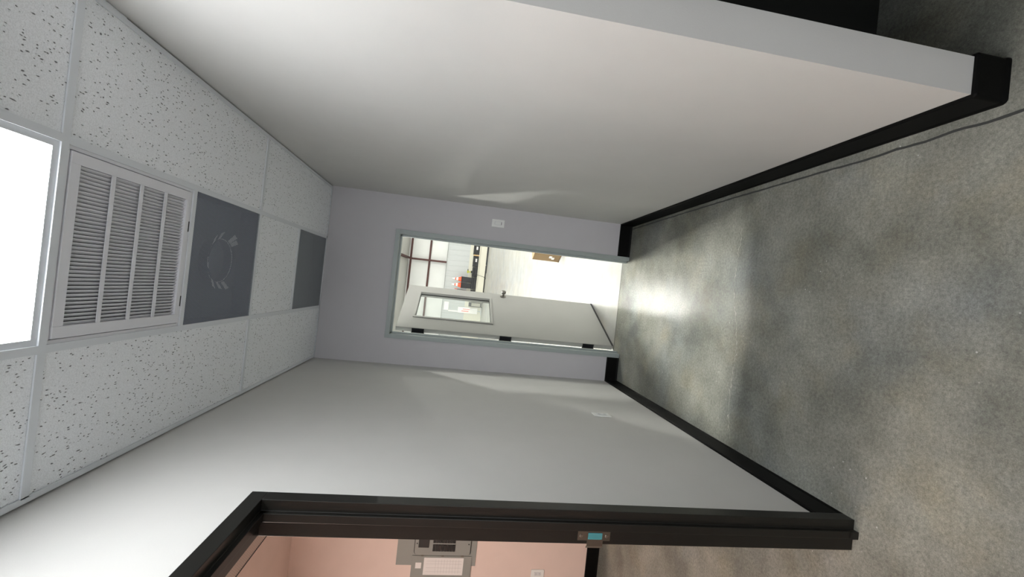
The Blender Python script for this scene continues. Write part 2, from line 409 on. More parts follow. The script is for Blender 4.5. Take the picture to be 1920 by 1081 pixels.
# corridor tiles: side strips of four-foot tiles, middle column of two-foot modules
def tile(x0, x1, y0, y1): obj('ceiling_tile', B((x0, x1, y0, y1, ZT, ZT + 0.016)), M_tile, ceil)
ytee = [T0 - 4 * M, T0 - 2 * M, T0, T0 + 2 * M]
segs = [(YB, T0 - 4 * M)] + list(zip(ytee, ytee[1:])) + [(T0 + 2 * M, D)]
for a, b in segs:
    tile(XL + 0.010, GL - 0.002, a + 0.002, b - (0.002 if b < D - 0.01 else 0.006))
    tile(GR + 0.002, XR - 0.010, a + 0.002, b - (0.002 if b < D - 0.01 else 0.006))
tile(GL + 0.002, GR - 0.002, T0 + 2 * M + 0.002, T0 + 3 * M - 0.002)
tile(GL + 0.002, GR - 0.002, T0 - 4 * M, T0 - 2 * M - 0.002)
tile(XR - 0.008, XO, YB, 1.53)                 # over the dark side room
bm = bmesh.new()
def bar(bm, x0, x1, y0, y1):
    box(bm, x0, x1, y0, y1, H, H + 0.005)
for gx in (GL, GR):
    bar(bm, gx - hb, gx + hb, YB, D - 0.004)
    box(bm, gx - 0.001, gx + 0.001, YB, D - 0.004, H + 0.005, H + 0.04)
obj('main_runner', bm, M_bar, ceil)
bm = bmesh.new()
for t in ytee:
    bar(bm, XL + 0.022, GL - hb, t - hb, t + hb); bar(bm, GR + hb, XR - 0.022, t - hb, t + hb)
for t in (T0, T0 + M, T0 + 2 * M, T0 + 3 * M, T0 - 2 * M, T0 - 4 * M):
    bar(bm, GL + hb, GR - hb, t - hb, t + hb)
obj('cross_tee', bm, M_bar, ceil)
bm = bmesh.new()      # wall angle, a hair away from the paint
box(bm, XL + 0.007, XL + 0.026, YB, D - 0.004, H, H + 0.004)
box(bm, XR - 0.026, XR - 0.007, YE, D - 0.004, H, H + 0.004)
box(bm, XL + 0.024, XR - 0.024, D - 0.024, D - 0.003, H, H + 0.004)
obj('wall_angle', bm, M_bar, ceil)
# electrical room ceiling
ec = struct('ceiling_electrical', B((XC, XLB, -0.3, D - 0.008, H + 0.02, H + 0.05)), M_closet, 'pale ceiling of the electrical room', 'ceiling')
obj('grid_bar', B((-1.938, -1.928, -0.3, D - 0.008, H - 0.004, H + 0.02)), M_slot, ec)
p = thing('ceiling_vent', 'perforated vent panel coloured tan as warm light in the electrical room ceiling, just past the black door head', 'vent', (-1.63, 3.1, H))
obj('perforated_sheet', B((-1.927, -1.32, 2.4, D - 0.012, H - 0.003, H - 0.001)), M_perf3, p)
obj('vent_box', B((-1.927, -1.32, 2.4, D - 0.012, H + 0.012, H + 0.019)), M_box, p)

# ---- troffer
def troffer(x0, x1, y0, y1, lens, label, z=H):
    t = thing('ceiling_light', label, 'light', ((x0 + x1) / 2, (y0 + y1) / 2, z))
    b = 0.028
    obj('frame', B((x0, x0 + b, y0, y1, z + 0.0052, z + 0.05), (x1 - b, x1, y0, y1, z + 0.0052, z + 0.05),
                   (x0 + b, x1 - b, y0, y0 + b, z + 0.0052, z + 0.05), (x0 + b, x1 - b, y1 - b, y1, z + 0.0052, z + 0.05)), M_bar, t)
    obj('diffuser', B((x0 + b, x1 - b, y0 + b, y1 - b, z + 0.010, z + 0.014)), lens, t)
    obj('housing', B((x0, x1, y0, y1, z + 0.052, z + 0.09)), M_bar, t)
    return t
troffer(GL + 0.003, GR - 0.003, T0 - 2 * M + 0.003, T0 - 0.003, M_lens, 'glowing white rectangular ceiling light next to the white louvered grille')
troffer(GL + 0.003, GR - 0.003, T0 - 6 * M + 0.003, T0 - 4 * M - 0.003, M_lens_b, 'rectangular ceiling light added behind the viewer for fill')
troffer(-2.95, -2.34, 0.8, 2.02, M_closet_lens, 'warm ceiling light of the electrical room')

# ---- return-air grille
g0, g1 = T0 + 0.003, T0 + M - 0.003
gx0, gx1 = GL + 0.003, GR - 0.003
t = thing('return_air_grille', 'white louvered return air grille with four banks of slats in the ceiling', 'grille', (0, (g0 + g1) / 2, H))
z0, z1 = H + 0.0052, H + 0.030
bw = 0.020
obj('outer_frame', B((gx0, gx0 + bw, g0, g1, z0, z1), (gx1 - bw, gx1, g0, g1, z0, z1), (gx0 + bw, gx1 - bw, g0, g0 + bw, z0, z1),
                     (gx0 + bw, gx1 - bw, g1 - bw, g1, z0, z1)), M_grille, t, bevel=0.0015)
ix0, ix1, iy0, iy1 = gx0 + bw + 0.003, gx1 - bw - 0.003, g0 + bw + 0.001, g1 - bw - 0.003
lx0, lx1, ly0, ly1 = -0.246, 0.240, T0 + 0.058, T0 + 0.560
zf0, zf1 = H + 0.001, H + 0.018
bf = obj('face_frame', B((ix0, lx0, iy0, iy1, zf0, zf1), (lx1, ix1, iy0, iy1, zf0, zf1), (lx0, lx1, iy0, ly0, zf0, zf1),
                         (lx0, lx1, ly1, iy1, zf0, zf1)), M_grille, t, bevel=0.001)
cb = []
for k in (1, 2, 3):
    y = ly0 + (ly1 - ly0) * k / 4; cb.append((lx0, lx1, y - 0.0075, y + 0.0075, zf0 + 0.0008, zf0 + 0.004))
for c in cb: obj('crossbar', B(c), M_grille, t)
NB = 40
for i in range(NB):
    x = lx0 + (lx1 - lx0) * (i + 0.5) / NB
    bm = bmesh.new()
    mx = Matrix.Translation((x, 0, zf0 + 0.0105)) @ Matrix.Rotation(math.radians(-50), 4, 'Y')
    box(bm, -0.0006, 0.0006, ly0, ly1, -0.0064, 0.0064, mx)
    obj('louver_blade', bm, M_grille, t)
for yy in (g1 - bw + 0.006,):
    for xx in (0.13, -0.19):
        obj('latch', B((xx - 0.022, xx + 0.022, yy - 0.002, yy + 0.002, H + 0.0035, H + 0.006)), M_slot, t)
obj('filter', B((gx0 + 0.004, gx1 - 0.004, g0 + 0.004, g1 - 0.004, H + 0.045, H + 0.05)), M_filter, t)

# ---- perforated supply diffusers
def diffuser(y0, y1, m, label, collar):
    t = thing('perforated_diffuser', label, 'vent', (0, (y0 + y1) / 2, H), 'perforated ceiling diffusers')
    x0, x1 = GL + hb + 0.001, GR - hb - 0.001
    y0 += hb + 0.001; y1 -= hb + 0.001
    o = obj('perforated_sheet', B((x0, x1, y0, y1, H + 0.0015, H + 0.0022)), m, t)
    obj('backpan', B((x0, x1, y0, y1, H + 0.10, H + 0.105), (x0 - 0.001, x0, y0, y1, H + 0.007, H + 0.10), (x1, x1 + 0.001, y0, y1, H + 0.007, H + 0.10),
                     (x0, x1, y0 - 0.001, y0, H + 0.007, H + 0.10), (x0, x1, y1, y1 + 0.001, H + 0.007, H + 0.10)), M_box, t)
    if collar:
        cxp, cyp, r = 0.0, 2.33, 0.112
        bm = bmesh.new(); n = 30
        def ringv(rad, z): return [bm.verts.new((cxp + rad * math.cos(2 * math.pi * i / n), cyp + rad * math.sin(2 * math.pi * i / n), z)) for i in range(n)]
        ra, rb, rc = ringv(r - 0.002, H + 0.060), ringv(r + 0.001, H + 0.058), None
        for i in range(n): bm.faces.new((ra[i], ra[(i + 1) % n], rb[(i + 1) % n], rb[i]))
        for i in (15, 17, 18, 19, 21, 22, 23, 25, 26, 28, 2, 3, 13):      # pale tabs added as the light glinting off the collar
            j = (i + 1) % n; k = 0.032 + 0.006 * (i % 3)
            o1, o2 = [bm.verts.new((v.co.x + k * math.cos(t), v.co.y + k * math.sin(t), H + 0.034)) for v, t in ((rb[i], 2 * math.pi * i / n), (rb[j], 2 * math.pi * j / n))]
            bm.faces.new((rb[i], rb[j], o2, o1))
        obj('collar_glints', bm, M_glint, t)
        bm = bmesh.new(); cyl(bm, (cxp, cyp, H + 0.052), (cxp, cyp, H + 0.10), r, r, 40, caps=False); obj('duct_collar', bm, M_box, t, smooth=True)
diffuser(T0 + M, T0 + 2 * M, M_perf, 'dark grey perforated ceiling diffuser with a round collar, beside the louvered grille', True)
diffuser(T0 + 3 * M, D - 0.012, M_perf2, 'dark grey perforated ceiling diffuser against the far wall', False)

# ================================================================== LEFT BLACK DOOR FRAME (door_1)
d1 = struct_empty('door_1', 'black steel door frame in the left wall, open to the electrical room', 'door', (XL, 1.0, 0))
XF = XL + 0.016       # frame face stands proud of the wall
XB = XLB - 0.013
yj = YC - FW          # jamb surface
zh = SH - FW
YN = 0.44 - 0.05      # near frame
# profile of the jamb in (x, y): hollow-metal double rabbet
prof = [(XL + 0.0005, YC), (XF, YC), (XF, yj), (XF - 0.036, yj), (XF - 0.036, yj - 0.016), (XF - 0.064, yj - 0.016), (XF - 0.064, yj),
        (XB, yj), (XB, YC), (XLB - 0.0005, YC), (XLB - 0.0005, yj + 0.006), (XL + 0.0005, yj + 0.006)]
bm = bmesh.new(); prism(bm, prof, 2, 0, SH - FW); jf = obj('jamb', bm, M_black, d1, bevel=0.0015)
prof2 = [(x, 2 * 0 + (YN + FW) - (y - yj)) for x, y in prof]
bm = bmesh.new(); prism(bm, prof2, 2, 0, SH - FW); obj('jamb', bm, M_black, d1, bevel=0.0015)
prof3 = [(x, zh + (y - yj)) for x, y in prof]
bm = bmesh.new(); prism(bm, prof3, 1, YN, YC); obj('head', bm, M_black, d1, bevel=0.0015)
obj('stop_foot', B((XF - 0.064, XF - 0.036, yj - 0.021, yj - 0.0155, 0, 0.03)), M_black, d1)
# strike plate on the rear rabbet
sx, sz = XF - 0.092 , 1.05
st = obj('strike_plate', B((-0.846, XF - 0.0665, yj - 0.0022, yj - 0.0002, sz - 0.06, sz + 0.06)), M_strike, d1, bevel=0.0008)
obj('latch_pocket', B((-0.841, -0.818, yj - 0.004, yj - 0.002, sz - 0.030, sz + 0.022)), M_film, st, bevel=0.0008)
bm = bmesh.new(); prism(bm, [(-0.845, yj - 0.0022), (-0.845, yj - 0.0005), (XB - 0.004, yj - 0.0005), (XB - 0.016, yj + 0.008), (XB - 0.017, yj + 0.006), (XB - 0.006, yj - 0.0022)], 2, sz - 0.034, sz + 0.024)
obj('strike_lip', bm, M_strike, st)
for zz in (sz - 0.047, sz + 0.047):
    bm = bmesh.new(); cyl(bm, (-0.829, yj - 0.0022, zz), (-0.829, yj - 0.0045, zz), 0.0065, 0.005, 16); obj('screw', bm, M_steel, st, smooth=True)

# ================================================================== FAR DOOR (door_2)
d2 = struct_empty('door_2', 'grey green steel door frame in the far wall with its door standing open', 'door', (0, D, 0))
YF = D - 0.014
YR = DW + 0.006
jl, jr, jz = DL + FB, DR - FB, DH - FB
def fprof(j, s):   # (x, y) profile, s=+1 for the right jamb
    e = j + s * FB
    return [(e, D - 0.0005), (e, YF), (j, YF), (j, YF + 0.050), (j - s * 0.016, YF + 0.050), (j - s * 0.016, YF + 0.098), (j, YF + 0.098),
            (j, YR), (e, YR), (e, DW + 0.0005), (j + s * 0.009, DW + 0.0005), (j + s * 0.009, D - 0.0005)]
for j, s in ((jl, -1), (jr, 1)):
    bm = bmesh.new(); prism(bm, fprof(j, s), 2, 0, jz); obj('jamb', bm, M_frame, d2, bevel=0.0012)
hp = [(y, z) for z, y in fprof(jz, 1)]
bm = bmesh.new(); prism(bm, hp, 0, DL, DR); obj('head', bm, M_frame, d2, bevel=0.0012)
# leaf
LL, LT, LH = 0.895, 0.045, 2.135
hx, hy = -0.436, 3.985
ang = math.radians(64.0)
MX = Matrix.Translation((hx, hy, 0)) @ Matrix.Rotation(ang, 4, 'Z')
def lp(s, n, z): return MX @ Vector((s, n, z))     # s along the leaf, n towards its back (+)
def lbox(bm, s0, s1, n0, n1, z0, z1): box(bm, s0, s1, n0, n1, z0, z1, MX)
w0, w1, v0, v1 = 0.222, 0.735, 1.232, 1.984       # lite
bm = bmesh.new()
lbox(bm, 0.005, LL, 0, LT, 0.010, v0); lbox(bm, 0.005, LL, 0, LT, v1, LH)
lbox(bm, 0.005, w0, 0, LT, v0, v1); lbox(bm, w1, LL, 0, LT, v0, v1)
leaf = obj('door_leaf', bm, M_leaf, d2)
bm = bmesh.new(); q = 0.022
for n0, n1 in ((-0.010, -0.0002), (LT + 0.0002, LT + 0.010)):
    lbox(bm, w0 - q, w0, n0, n1, v0 - q, v1 + q); lbox(bm, w1, w1 + q, n0, n1, v0 - q, v1 + q)
    lbox(bm, w0, w1, n0, n1, v0 - q, v0); lbox(bm, w0, w1, n0, n1, v1, v1 + q)
obj('window_trim', bm, M_leaf, leaf, bevel=0.003)
bm = bmesh.new(); g = 0.004
lbox(bm, w0 + 0.0005, w0 + g, 0.016, 0.030, v0, v1); lbox(bm, w1 - g, w1 - 0.0005, 0.016, 0.030, v0, v1)
lbox(bm, w0, w1, 0.016, 0.030, v0, v0 + g); lbox(bm, w0, w1, 0.016, 0.030, v1 - g, v1)
obj('gasket', bm, M_slot, leaf)
bm = bmesh.new(); lbox(bm, w0 + g, w1 - g, 0.020, 0.026, v0 + g, v1 - g); obj('glass_pane', bm, M_glass, leaf)
obj('door_sweep', (lambda b: (lbox(b, 0.01, LL, -0.003, -0.0002, 0.004, 0.02), b)[1])(bmesh.new()), M_slot, leaf)
bm = bmesh.new()
o = lp(0.840, 0, 1.075); ax = -(MX.to_3x3() @ Vector((0, 1, 0)))
lathe(bm, o, ax, [(0.0, 0.033), (0.006, 0.033), (0.011, 0.026), (0.012, 0.012), (0.034, 0.012), (0.040, 0.020), (0.050, 0.0275), (0.062, 0.0285), (0.072, 0.022), (0.075, 0.012)])
obj('door_knob', bm, M_steel, leaf, smooth=True)
bm = bmesh.new(); lathe(bm, lp(0.840, LT, 1.075), -ax, [(0.0, 0.033), (0.006, 0.033), (0.011, 0.026), (0.012, 0.012), (0.034, 0.012), (0.050, 0.0275), (0.062, 0.0285), (0.075, 0.012)])
obj('door_knob', bm, M_steel, leaf, smooth=True)
obj('latch_bolt', (lambda b: (lbox(b, LL, LL + 0.010, 0.016, 0.028, 1.065, 1.085), b)[1])(bmesh.new()), M_steel, leaf)
for zz in (1.93, 1.095, 0.262):
    bm = bmesh.new()
    lbox(bm, 0.0005, 0.0045, 0.001, 0.044, zz - 0.057, zz + 0.057)
    box(bm, jl + 0.0003, jl + 0.0030, DW - 0.038, DW + 0.016, zz - 0.057, zz + 0.057)
    pc = lp(-0.004, LT + 0.004, 0); cyl(bm, (pc.x, pc.y, zz - 0.060), (pc.x, pc.y, zz + 0.060), 0.0075, n=14)
    obj('hinge', bm, M_dsteel, leaf)

# ================================================================== DEVICES ON THE WALLS
def plate(name, label, cat, loc, axis, kind, wd=0.0715, ht=0.117):
    """axis: ('x', +1) plate faces +x, ('y', -1) plate faces -y"""
    t = thing(name, label, cat, loc)
    X, Y, Z = loc; d, s = axis
    def P(u0, u1, z0, z1, h0, h1):
        if d == 'x': a, b = sorted((X + s * h0, X + s * h1)); return (a, b, Y + u0, Y + u1, Z + z0, Z + z1)
        a, b = sorted((Y + s * h0, Y + s * h1)); return (X + u0, X + u1, a, b, Z + z0, Z + z1)
    w2, h2 = wd / 2, ht / 2
    obj('cover_plate', B(P(-w2, w2, -h2, h2, 0.0003, 0.006)), M_plate, t, bevel=0.0025, seg=3)
    ins = obj('insert', B(P(-0.0165, 0.0165, -0.0335, 0.0335, 0.0062, 0.0085)), M_plate2, t, bevel=0.0008)
    if kind == 'switch':
        obj('rocker', B(P(-0.0125, 0.0125, -0.027, 0.027, 0.0087, 0.0115)), M_plate, t, bevel=0.001)
        obj('sensor_strip', B(P(-0.0125, 0.0125, -0.0325, -0.0285, 0.0087, 0.0095)), M_slot, t)
    else:
        for zc in (0.018, -0.018):
            obj('socket_slot', B(P(-0.0075, -0.0055, zc - 0.004, zc + 0.004, 0.0086, 0.0089), P(0.0055, 0.0075, zc - 0.004, zc + 0.004, 0.0086, 0.0089),
                          P(-0.002, 0.002, zc - 0.010, zc - 0.007, 0.0086, 0.0089)), M_slot, t)
    return t
plate('light_switch', 'white rocker light switch on the far wall, right of the open door', 'switch', (0.615, D, 1.297), ('y', -1), 'switch')
plate('wall_outlet', 'white electrical outlet low on the left corridor wall', 'outlet', (XL, 2.675, 0.572), ('x', 1), 'outlet')
plate('wall_outlet', 'white outlet low on the electrical room wall, under the breaker panel', 'outlet', (-2.612, D - 0.008, 0.578), ('y', -1), 'outlet', 0.078, 0.125)

# ---- breaker panel on the electrical-room end wall
YW = D - 0.008
bp = thing('breaker_panel', 'grey electrical breaker panel with its cover door swung open', 'breaker panel', (-2.25, YW, 1.53))
obj('trim_cover', B((-2.548, -1.95, YW - 0.006, YW - 0.0005, 1.175, 1.890)), M_panel, bp, bevel=0.0015)
# raised dead-front with rounded corners
def rrect(x0, x1, z0, z1, r, n=6):
    out = []
    for (cxx, czz, a0) in ((x1 - r, z1 - r, 0), (x0 + r, z1 - r, 90), (x0 + r, z0 + r, 180), (x1 - r, z0 + r, 270)):
        for i in range(n + 1):
            a = math.radians(a0 + 90 * i / n); out.append((cxx + r * math.cos(a), czz + r * math.sin(a)))
    return out
bm = bmesh.new(); prism(bm, rrect(-2.445, -2.055, 1.235, 1.735, 0.03), 1, YW - 0.024, YW - 0.006); df = obj('dead_front', bm, M_panel, bp, bevel=0.003)
bm = bmesh.new(); prism(bm, rrect(-2.452, -2.048, 1.228, 1.742, 0.033), 1, YW - 0.008, YW - 0.0061); obj('shadow_gap', bm, M_slot, df)
for k in range(8):
    z = 1.375 + k * 0.0254
    for x0 in (-2.405, -2.33):
        b = obj('breaker', B((x0 + 0.001, x0 + 0.060, YW - 0.032, YW - 0.0242, z, z + 0.0235)), M_breaker, df, bevel=0.001)
obj('main_breaker', B((-2.372, -2.300, YW - 0.034, YW - 0.0242, 1.612, 1.705)), M_breaker, df, bevel=0.002)
for z in (1.252, 1.718):
    bm = bmesh.new(); cyl(bm, (-2.34, YW - 0.0241, z), (-2.34, YW - 0.027, z), 0.006, 0.005, 14); obj('screw', bm, M_dsteel, df, smooth=True)
# open cover door, hinged on the left of the dead-front, lying almost flat
cd = obj('cover_door', B((-2.895, -2.458, YW - 0.012, YW - 0.0082, 1.212, 1.752)), M_panel, bp, bevel=0.001)
for z in (1.30, 1.48, 1.66): obj('hinge_knuckle', B((-2.462, -2.450, YW - 0.016, YW - 0.0125, z - 0.012, z + 0.012)), M_steel, cd)
obj('schedule_sheet', B((-2.630, -2.474, YW - 0.0130, YW - 0.0122, 1.285, 1.642)), M_paper, cd)
ink = []
for k in range(9): ink.append((-2.615, -2.49, YW - 0.0133, YW - 0.0131, 1.535 - k * 0.026, 1.5362 - k * 0.026))
for x in (-2.60, -2.565, -2.53, -2.505): ink.append((x, x + 0.0012, YW - 0.0133, YW - 0.0131, 1.30, 1.62))
obj('schedule_rules', B(*ink), M_ink, cd)
obj('sticker', B((-2.572, -2.520, YW - 0.0130, YW - 0.0122, 1.663, 1.715)), M_paper, cd)
bm = bmesh.new(); cyl(bm, (-2.66, YW - 0.012, 1.464), (-2.66, YW - 0.024, 1.464), 0.011, 0.010, 18); obj('latch', bm, M_dsteel, cd, smooth=True)

# ================================================================== WAREHOUSE SHELL
RZ0, RS = 4.42, 0.083         # eave height and roof slope rising towards the viewer
def roof_z(y): return RZ0 + (FY - y) * RS
bm = bmesh.new()
prism(bm, [(DW, roof_z(DW)), (FY + 0.5, roof_z(FY + 0.5)), (FY + 0.5, roof_z(FY + 0.5) + 0.1), (DW, roof_z(DW) + 0.1)], 0, -14, 12)
struct('ceiling_warehouse', bm, M_roof, 'white insulated sloping roof of the warehouse', 'ceiling')
bm = bmesh.new()
box(bm, -14, 12, FY + 0.3, FY + 0.5, 0, RZ0 + 0.1)
wf = struct('wall_far', bm, M_insul, 'far warehouse wall of white insulation panels above grey metal', 'wall')
bm = bmesh.new()              # ribbed liner panel
pts = []; x = -14.0
while x < 12:
    pts += [(x, FY - 0.02), (x + 0.10, FY - 0.02), (x + 0.12, FY - 0.028), (x + 0.16, FY - 0.028), (x + 0.18, FY - 0.02)]; x += 0.30
pts = pts + [(12.1, FY - 0.02), (12.1, FY), (-14, FY)]
prism(bm, pts, 2, 0.97, 2.22); obj('liner_panel', bm, M_liner, wf)
obj('concrete_curb', B((-14, 12, FY - 0.06, FY + 0.01, 0, 0.97)), M_cream, wf)
obj('flashing_strip', B((-14, 12, FY - 0.05, FY + 0.005, 2.221, 2.245)), M_panel, wf)
struct('wall_warehouse_left', B((-14.2, -14, DW, FY + 0.5, 0, 6.7)), M_insul, 'left warehouse wall', 'wall')
struct('wall_warehouse_right', B((12, 12.2, DW, FY + 0.5, 0, 6.7)), M_insul, 'right warehouse wall', 'wall')
# red-iron frame: girts, column and rafter
for i, z in enumerate((4.27, 3.22)):
    g = struct('trim_%d' % (i + 1), B((-14, 12, FY + 0.18, FY + 0.2995, z - 0.05, z + 0.05)), M_girt, 'dark red steel wall girt across the far warehouse wall', 'beam')
struct('trim_3', B((1.23, 1.33, FY + 0.03, FY + 0.179, 0.0, RZ0 - 0.1)), M_girt, 'dark red steel column on the far warehouse wall', 'column')
bm = bmesh.new(); za = roof_z(FY - 0.3); zb = roof_z(DW + 0.3)
prism(bm, [(FY - 0.27, za - 0.005), (FY - 0.27, za - 0.20), (DW + 0.3, zb - 0.24), (DW + 0.3, zb - 0.005)], 0, 1.23, 1.33)
struct('trim_4', bm, M_girt, 'dark red steel rafter under the warehouse roof', 'beam')

# high-bay lights: four LED bars in a tray, hung below the roof
def highbay(x, y, label, lamp, protos={}):
    z = roof_z(y) - 0.55
    if lamp not in protos:
        t = thing('high_bay_light', label, 'light', (x, y, z), 'high bay lights of the warehouse')
        obj('housing', B((x - 0.30, x + 0.30, y - 0.17, y + 0.17, z + 0.010, z + 0.06)), M_white, t)
        for k in range(4):
            xx = x - 0.225 + 0.15 * k
            obj('led_bar', B((xx - 0.022, xx + 0.022, y - 0.14, y + 0.14, z - 0.004, z + 0.0095)), lamp, t)
        for sx in (-0.25, 0.25):
            bm = bmesh.new(); cyl(bm, (x + sx, y, z + 0.06), (x + sx, y, z + 0.535), 0.004, n=8); obj('suspension_cable', bm, M_steel, t)
        protos[lamp] = t; return t
    src = protos[lamp]; t = src.copy(); C.objects.link(t); t.location = (x, y, z); t['label'] = label
    for ch in list(src.children):
        c = ch.copy(); C.objects.link(c); c.parent = t; c.matrix_parent_inverse = ch.matrix_parent_inverse.copy()
    return t
highbay(0.2, 6.6, 'high bay light nearest the open door', M_led_near)
highbay(4.3, 6.8, 'high bay light right of the one nearest the door', M_led)
highbay(-3.9, 6.8, 'high bay light left of the one nearest the door', M_led)
highbay(0.15, 12.2, 'high bay light in the middle of the warehouse roof', M_led)
highbay(5.0, 12.6, 'high bay light right of the middle of the warehouse roof', M_led)
highbay(-5.0, 12.6, 'high bay light left of the middle of the warehouse roof', M_led)
highbay(3.2, 19.4, 'high bay light near the far warehouse wall', M_led)
highbay(8.2, 19.0, 'high bay light on the right near the far warehouse wall', M_led)
highbay(-3.2, 19.0, 'high bay light on the left near the far warehouse wall', M_led)

# ================================================================== WAREHOUSE CONTENTS
# low cream bench along the far wall
BY0, BY1, BZ = 23.30, 23.86, 0.47
bn = thing('low_bench', 'long low cream bench along the far warehouse wall carrying black cases', 'bench', (0.9, 23.6, 0))
obj('bench_top', B((-0.75, 3.4, BY0 - 0.02, BY1, BZ - 0.04, BZ)), M_cream, bn, bevel=0.004)
obj('front_panel', B((-0.73, 3.38, BY0 + 0.02, BY0 + 0.05, 0.06, BZ - 0.0405)), M_cream, bn)
obj('toe_kick', B((-0.71, 3.36, BY0 + 0.09, BY0 + 0.11, 0.0, 0.065)), M_slot, bn)  # dark colour stands for the shade at the bench's base
for x in (-0.72, 1.3, 3.33): obj('end_panel', B((x, x + 0.04, BY0 + 0.051, BY1 - 0.01, 0.0, BZ - 0.0405)), M_cream, bn)
def case(x0, x1, h, label, sticker=None, red=False, y0=23.36, y1=23.78):
    t = thing('tool_case', label, 'case', ((x0 + x1) / 2, 23.57, BZ), 'black cases on the low bench')
    obj('case_body', B((x0, x1, y0, y1, BZ + 0.0005, BZ + h * 0.6)), M_blackp, t, bevel=0.012)
    obj('case_lid', B((x0, x1, y0, y1, BZ + h * 0.6 + 0.004, BZ + h)), M_blackp, t, bevel=0.012)
    obj('case_latch', B((x0 + 0.06, x0 + 0.11, y0 - 0.012, y0 - 0.0005, BZ + h * 0.5, BZ + h * 0.72)), M_dsteel, t)
    obj('case_latch', B((x1 - 0.11, x1 - 0.06, y0 - 0.012, y0 - 0.0005, BZ + h * 0.5, BZ + h * 0.72)), M_dsteel, t)
    if sticker:
        a, b = sticker
        obj('white_sticker', B((a, b, y0 - 0.006, y0 - 0.0006, BZ + h * 0.30, BZ + h * 0.58)), M_paper, t)
    if red: obj('red_handle', B(((x0 + x1) / 2 + 0.12, (x0 + x1) / 2 + 0.30, y0 - 0.03, y0 - 0.0006, BZ + h * 0.55, BZ + h * 0.75)), M_red, t, bevel=0.01)
    return t
case(1.86, 2.62, 0.33, 'black case with a red handle and white sticker, rightmost on the low bench', (2.12, 2.30), True)
case(1.18, 1.76, 0.31, 'black case with a white sticker, left of the small tan block', (1.44, 1.62))
case(0.60, 1.15, 0.29, 'plain black case on the bench under the yellow drill')
case(-0.10, 0.57, 0.28, 'black case on the bench under the two traffic cones')
t = case(-0.62, -0.13, 0.27, 'small black case with a red and white label, beside the leaning pole', (-0.36, -0.22))
obj('red_label', B((-0.52, -0.37, 23.352, 23.3594, BZ + 0.06, BZ + 0.15)), M_red, t)
tag(obj('wood_block', B((1.775, 1.85, 23.38, 23.70, BZ + 0.0005, BZ + 0.31)), M_tan, bevel=0.006), 'small tan wooden block between two black cases on the bench', 'block')
# bins with cones on top
def cone(x, label):
    z = 1.315
    t = thing('traffic_cone', label, 'cone', (x, 23.57, z), 'traffic cones on the black bins')
    obj('base', B((x - 0.15, x + 0.15, 23.42, 23.72, z, z + 0.035)), M_orange, t, bevel=0.01)
    bm = bmesh.new(); lathe(bm, (x, 23.57, z + 0.0355), (0, 0, 1), [(0, 0.125), (0.14, 0.098)]); obj('cone_body', bm, M_orange, t, smooth=True)
    bm = bmesh.new(); lathe(bm, (x, 23.57, z + 0.1757), (0, 0, 1), [(0, 0.099), (0.11, 0.075)]); obj('reflective_band', bm, M_white, t, smooth=True)
    bm = bmesh.new(); lathe(bm, (x, 23.57, z + 0.286), (0, 0, 1), [(0, 0.074), (0.07, 0.058)]); obj('cone_body', bm, M_orange, t, smooth=True)
    bm = bmesh.new(); lathe(bm, (x, 23.57, z + 0.3562), (0, 0, 1), [(0, 0.059), (0.14, 0.026), (0.15, 0.018)]); obj('cone_tip', bm, M_white, t, smooth=True)
def bin_(x, label):
    z = 0.7505
    t = thing('storage_bin', label, 'bin', (x, 23.57, z), 'tall black bins on the bench')
    bm = bmesh.new(); vs = box(bm, x - 0.14, x + 0.14, 23.44, 23.72, z, z + 0.53)
    for v in vs:
        if v.co.z > z + 0.1: v.co.x += 0.015 * (1 if v.co.x > x else -1)
    obj('bin_body', bm, M_blackp, t, bevel=0.008)
    obj('bin_lid', B((x - 0.162, x + 0.162, 23.42, 23.74, z + 0.5305, z + 0.563)), M_blackp, t, bevel=0.008)
bin_(0.40, 'tall black bin on the cases, the one nearer the yellow drill'); bin_(0.07, 'tall black bin on the cases, the one nearer the leaning pole')
cone(0.40, 'orange and white traffic cone on the black bin nearer the yellow drill'); cone(0.07, 'orange and white traffic cone on the black bin nearer the leaning pole')
# cordless drill
t = thing('cordless_drill', 'yellow and black cordless drill standing on the black cases', 'drill', (0.86, 23.55, BZ + 0.29))
z = BZ + 0.2905
obj('battery', B((0.80, 0.93, 23.50, 23.60, z, z + 0.07)), M_blackp, t, bevel=0.008)
bm = bmesh.new(); box(bm, 0.83, 0.885, 23.525, 23.575, z + 0.0705, z + 0.20); obj('grip', bm, M_yellow, t, bevel=0.012)
bm = bmesh.new(); cyl(bm, (0.78, 23.55, z + 0.24), (0.93, 23.55, z + 0.24), 0.045, n=20); obj('motor_body', bm, M_yellow, t, bevel=0.006)
bm = bmesh.new(); cyl(bm, (0.931, 23.55, z + 0.24), (1.01, 23.55, z + 0.24), 0.032, 0.015, n=20); obj('chuck', bm, M_blackp, t)
# cord, and a dark tube put in as the bench's base shadow
bm = bmesh.new()
tube(bm, [(0.73, 23.34, 0.80), (0.725, 23.27, 0.72), (0.72, 23.24, 0.50), (0.69, 23.22, 0.30), (0.64, 23.18, 0.10), (0.61, 23.12, 0.02), (0.55, 22.9, 0.012)], 0.011)
tag(obj('power_cord', bm, M_blackp), 'black cord hanging over the front of the low bench to the floor', 'cord')
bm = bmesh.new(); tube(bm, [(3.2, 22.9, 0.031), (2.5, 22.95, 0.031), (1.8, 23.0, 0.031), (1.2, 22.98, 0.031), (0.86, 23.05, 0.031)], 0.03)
tag(obj('bench_shadow_tube', bm, M_dsteel), 'dark hose tube laid on the floor as the shadow in front of the low bench', 'shading')
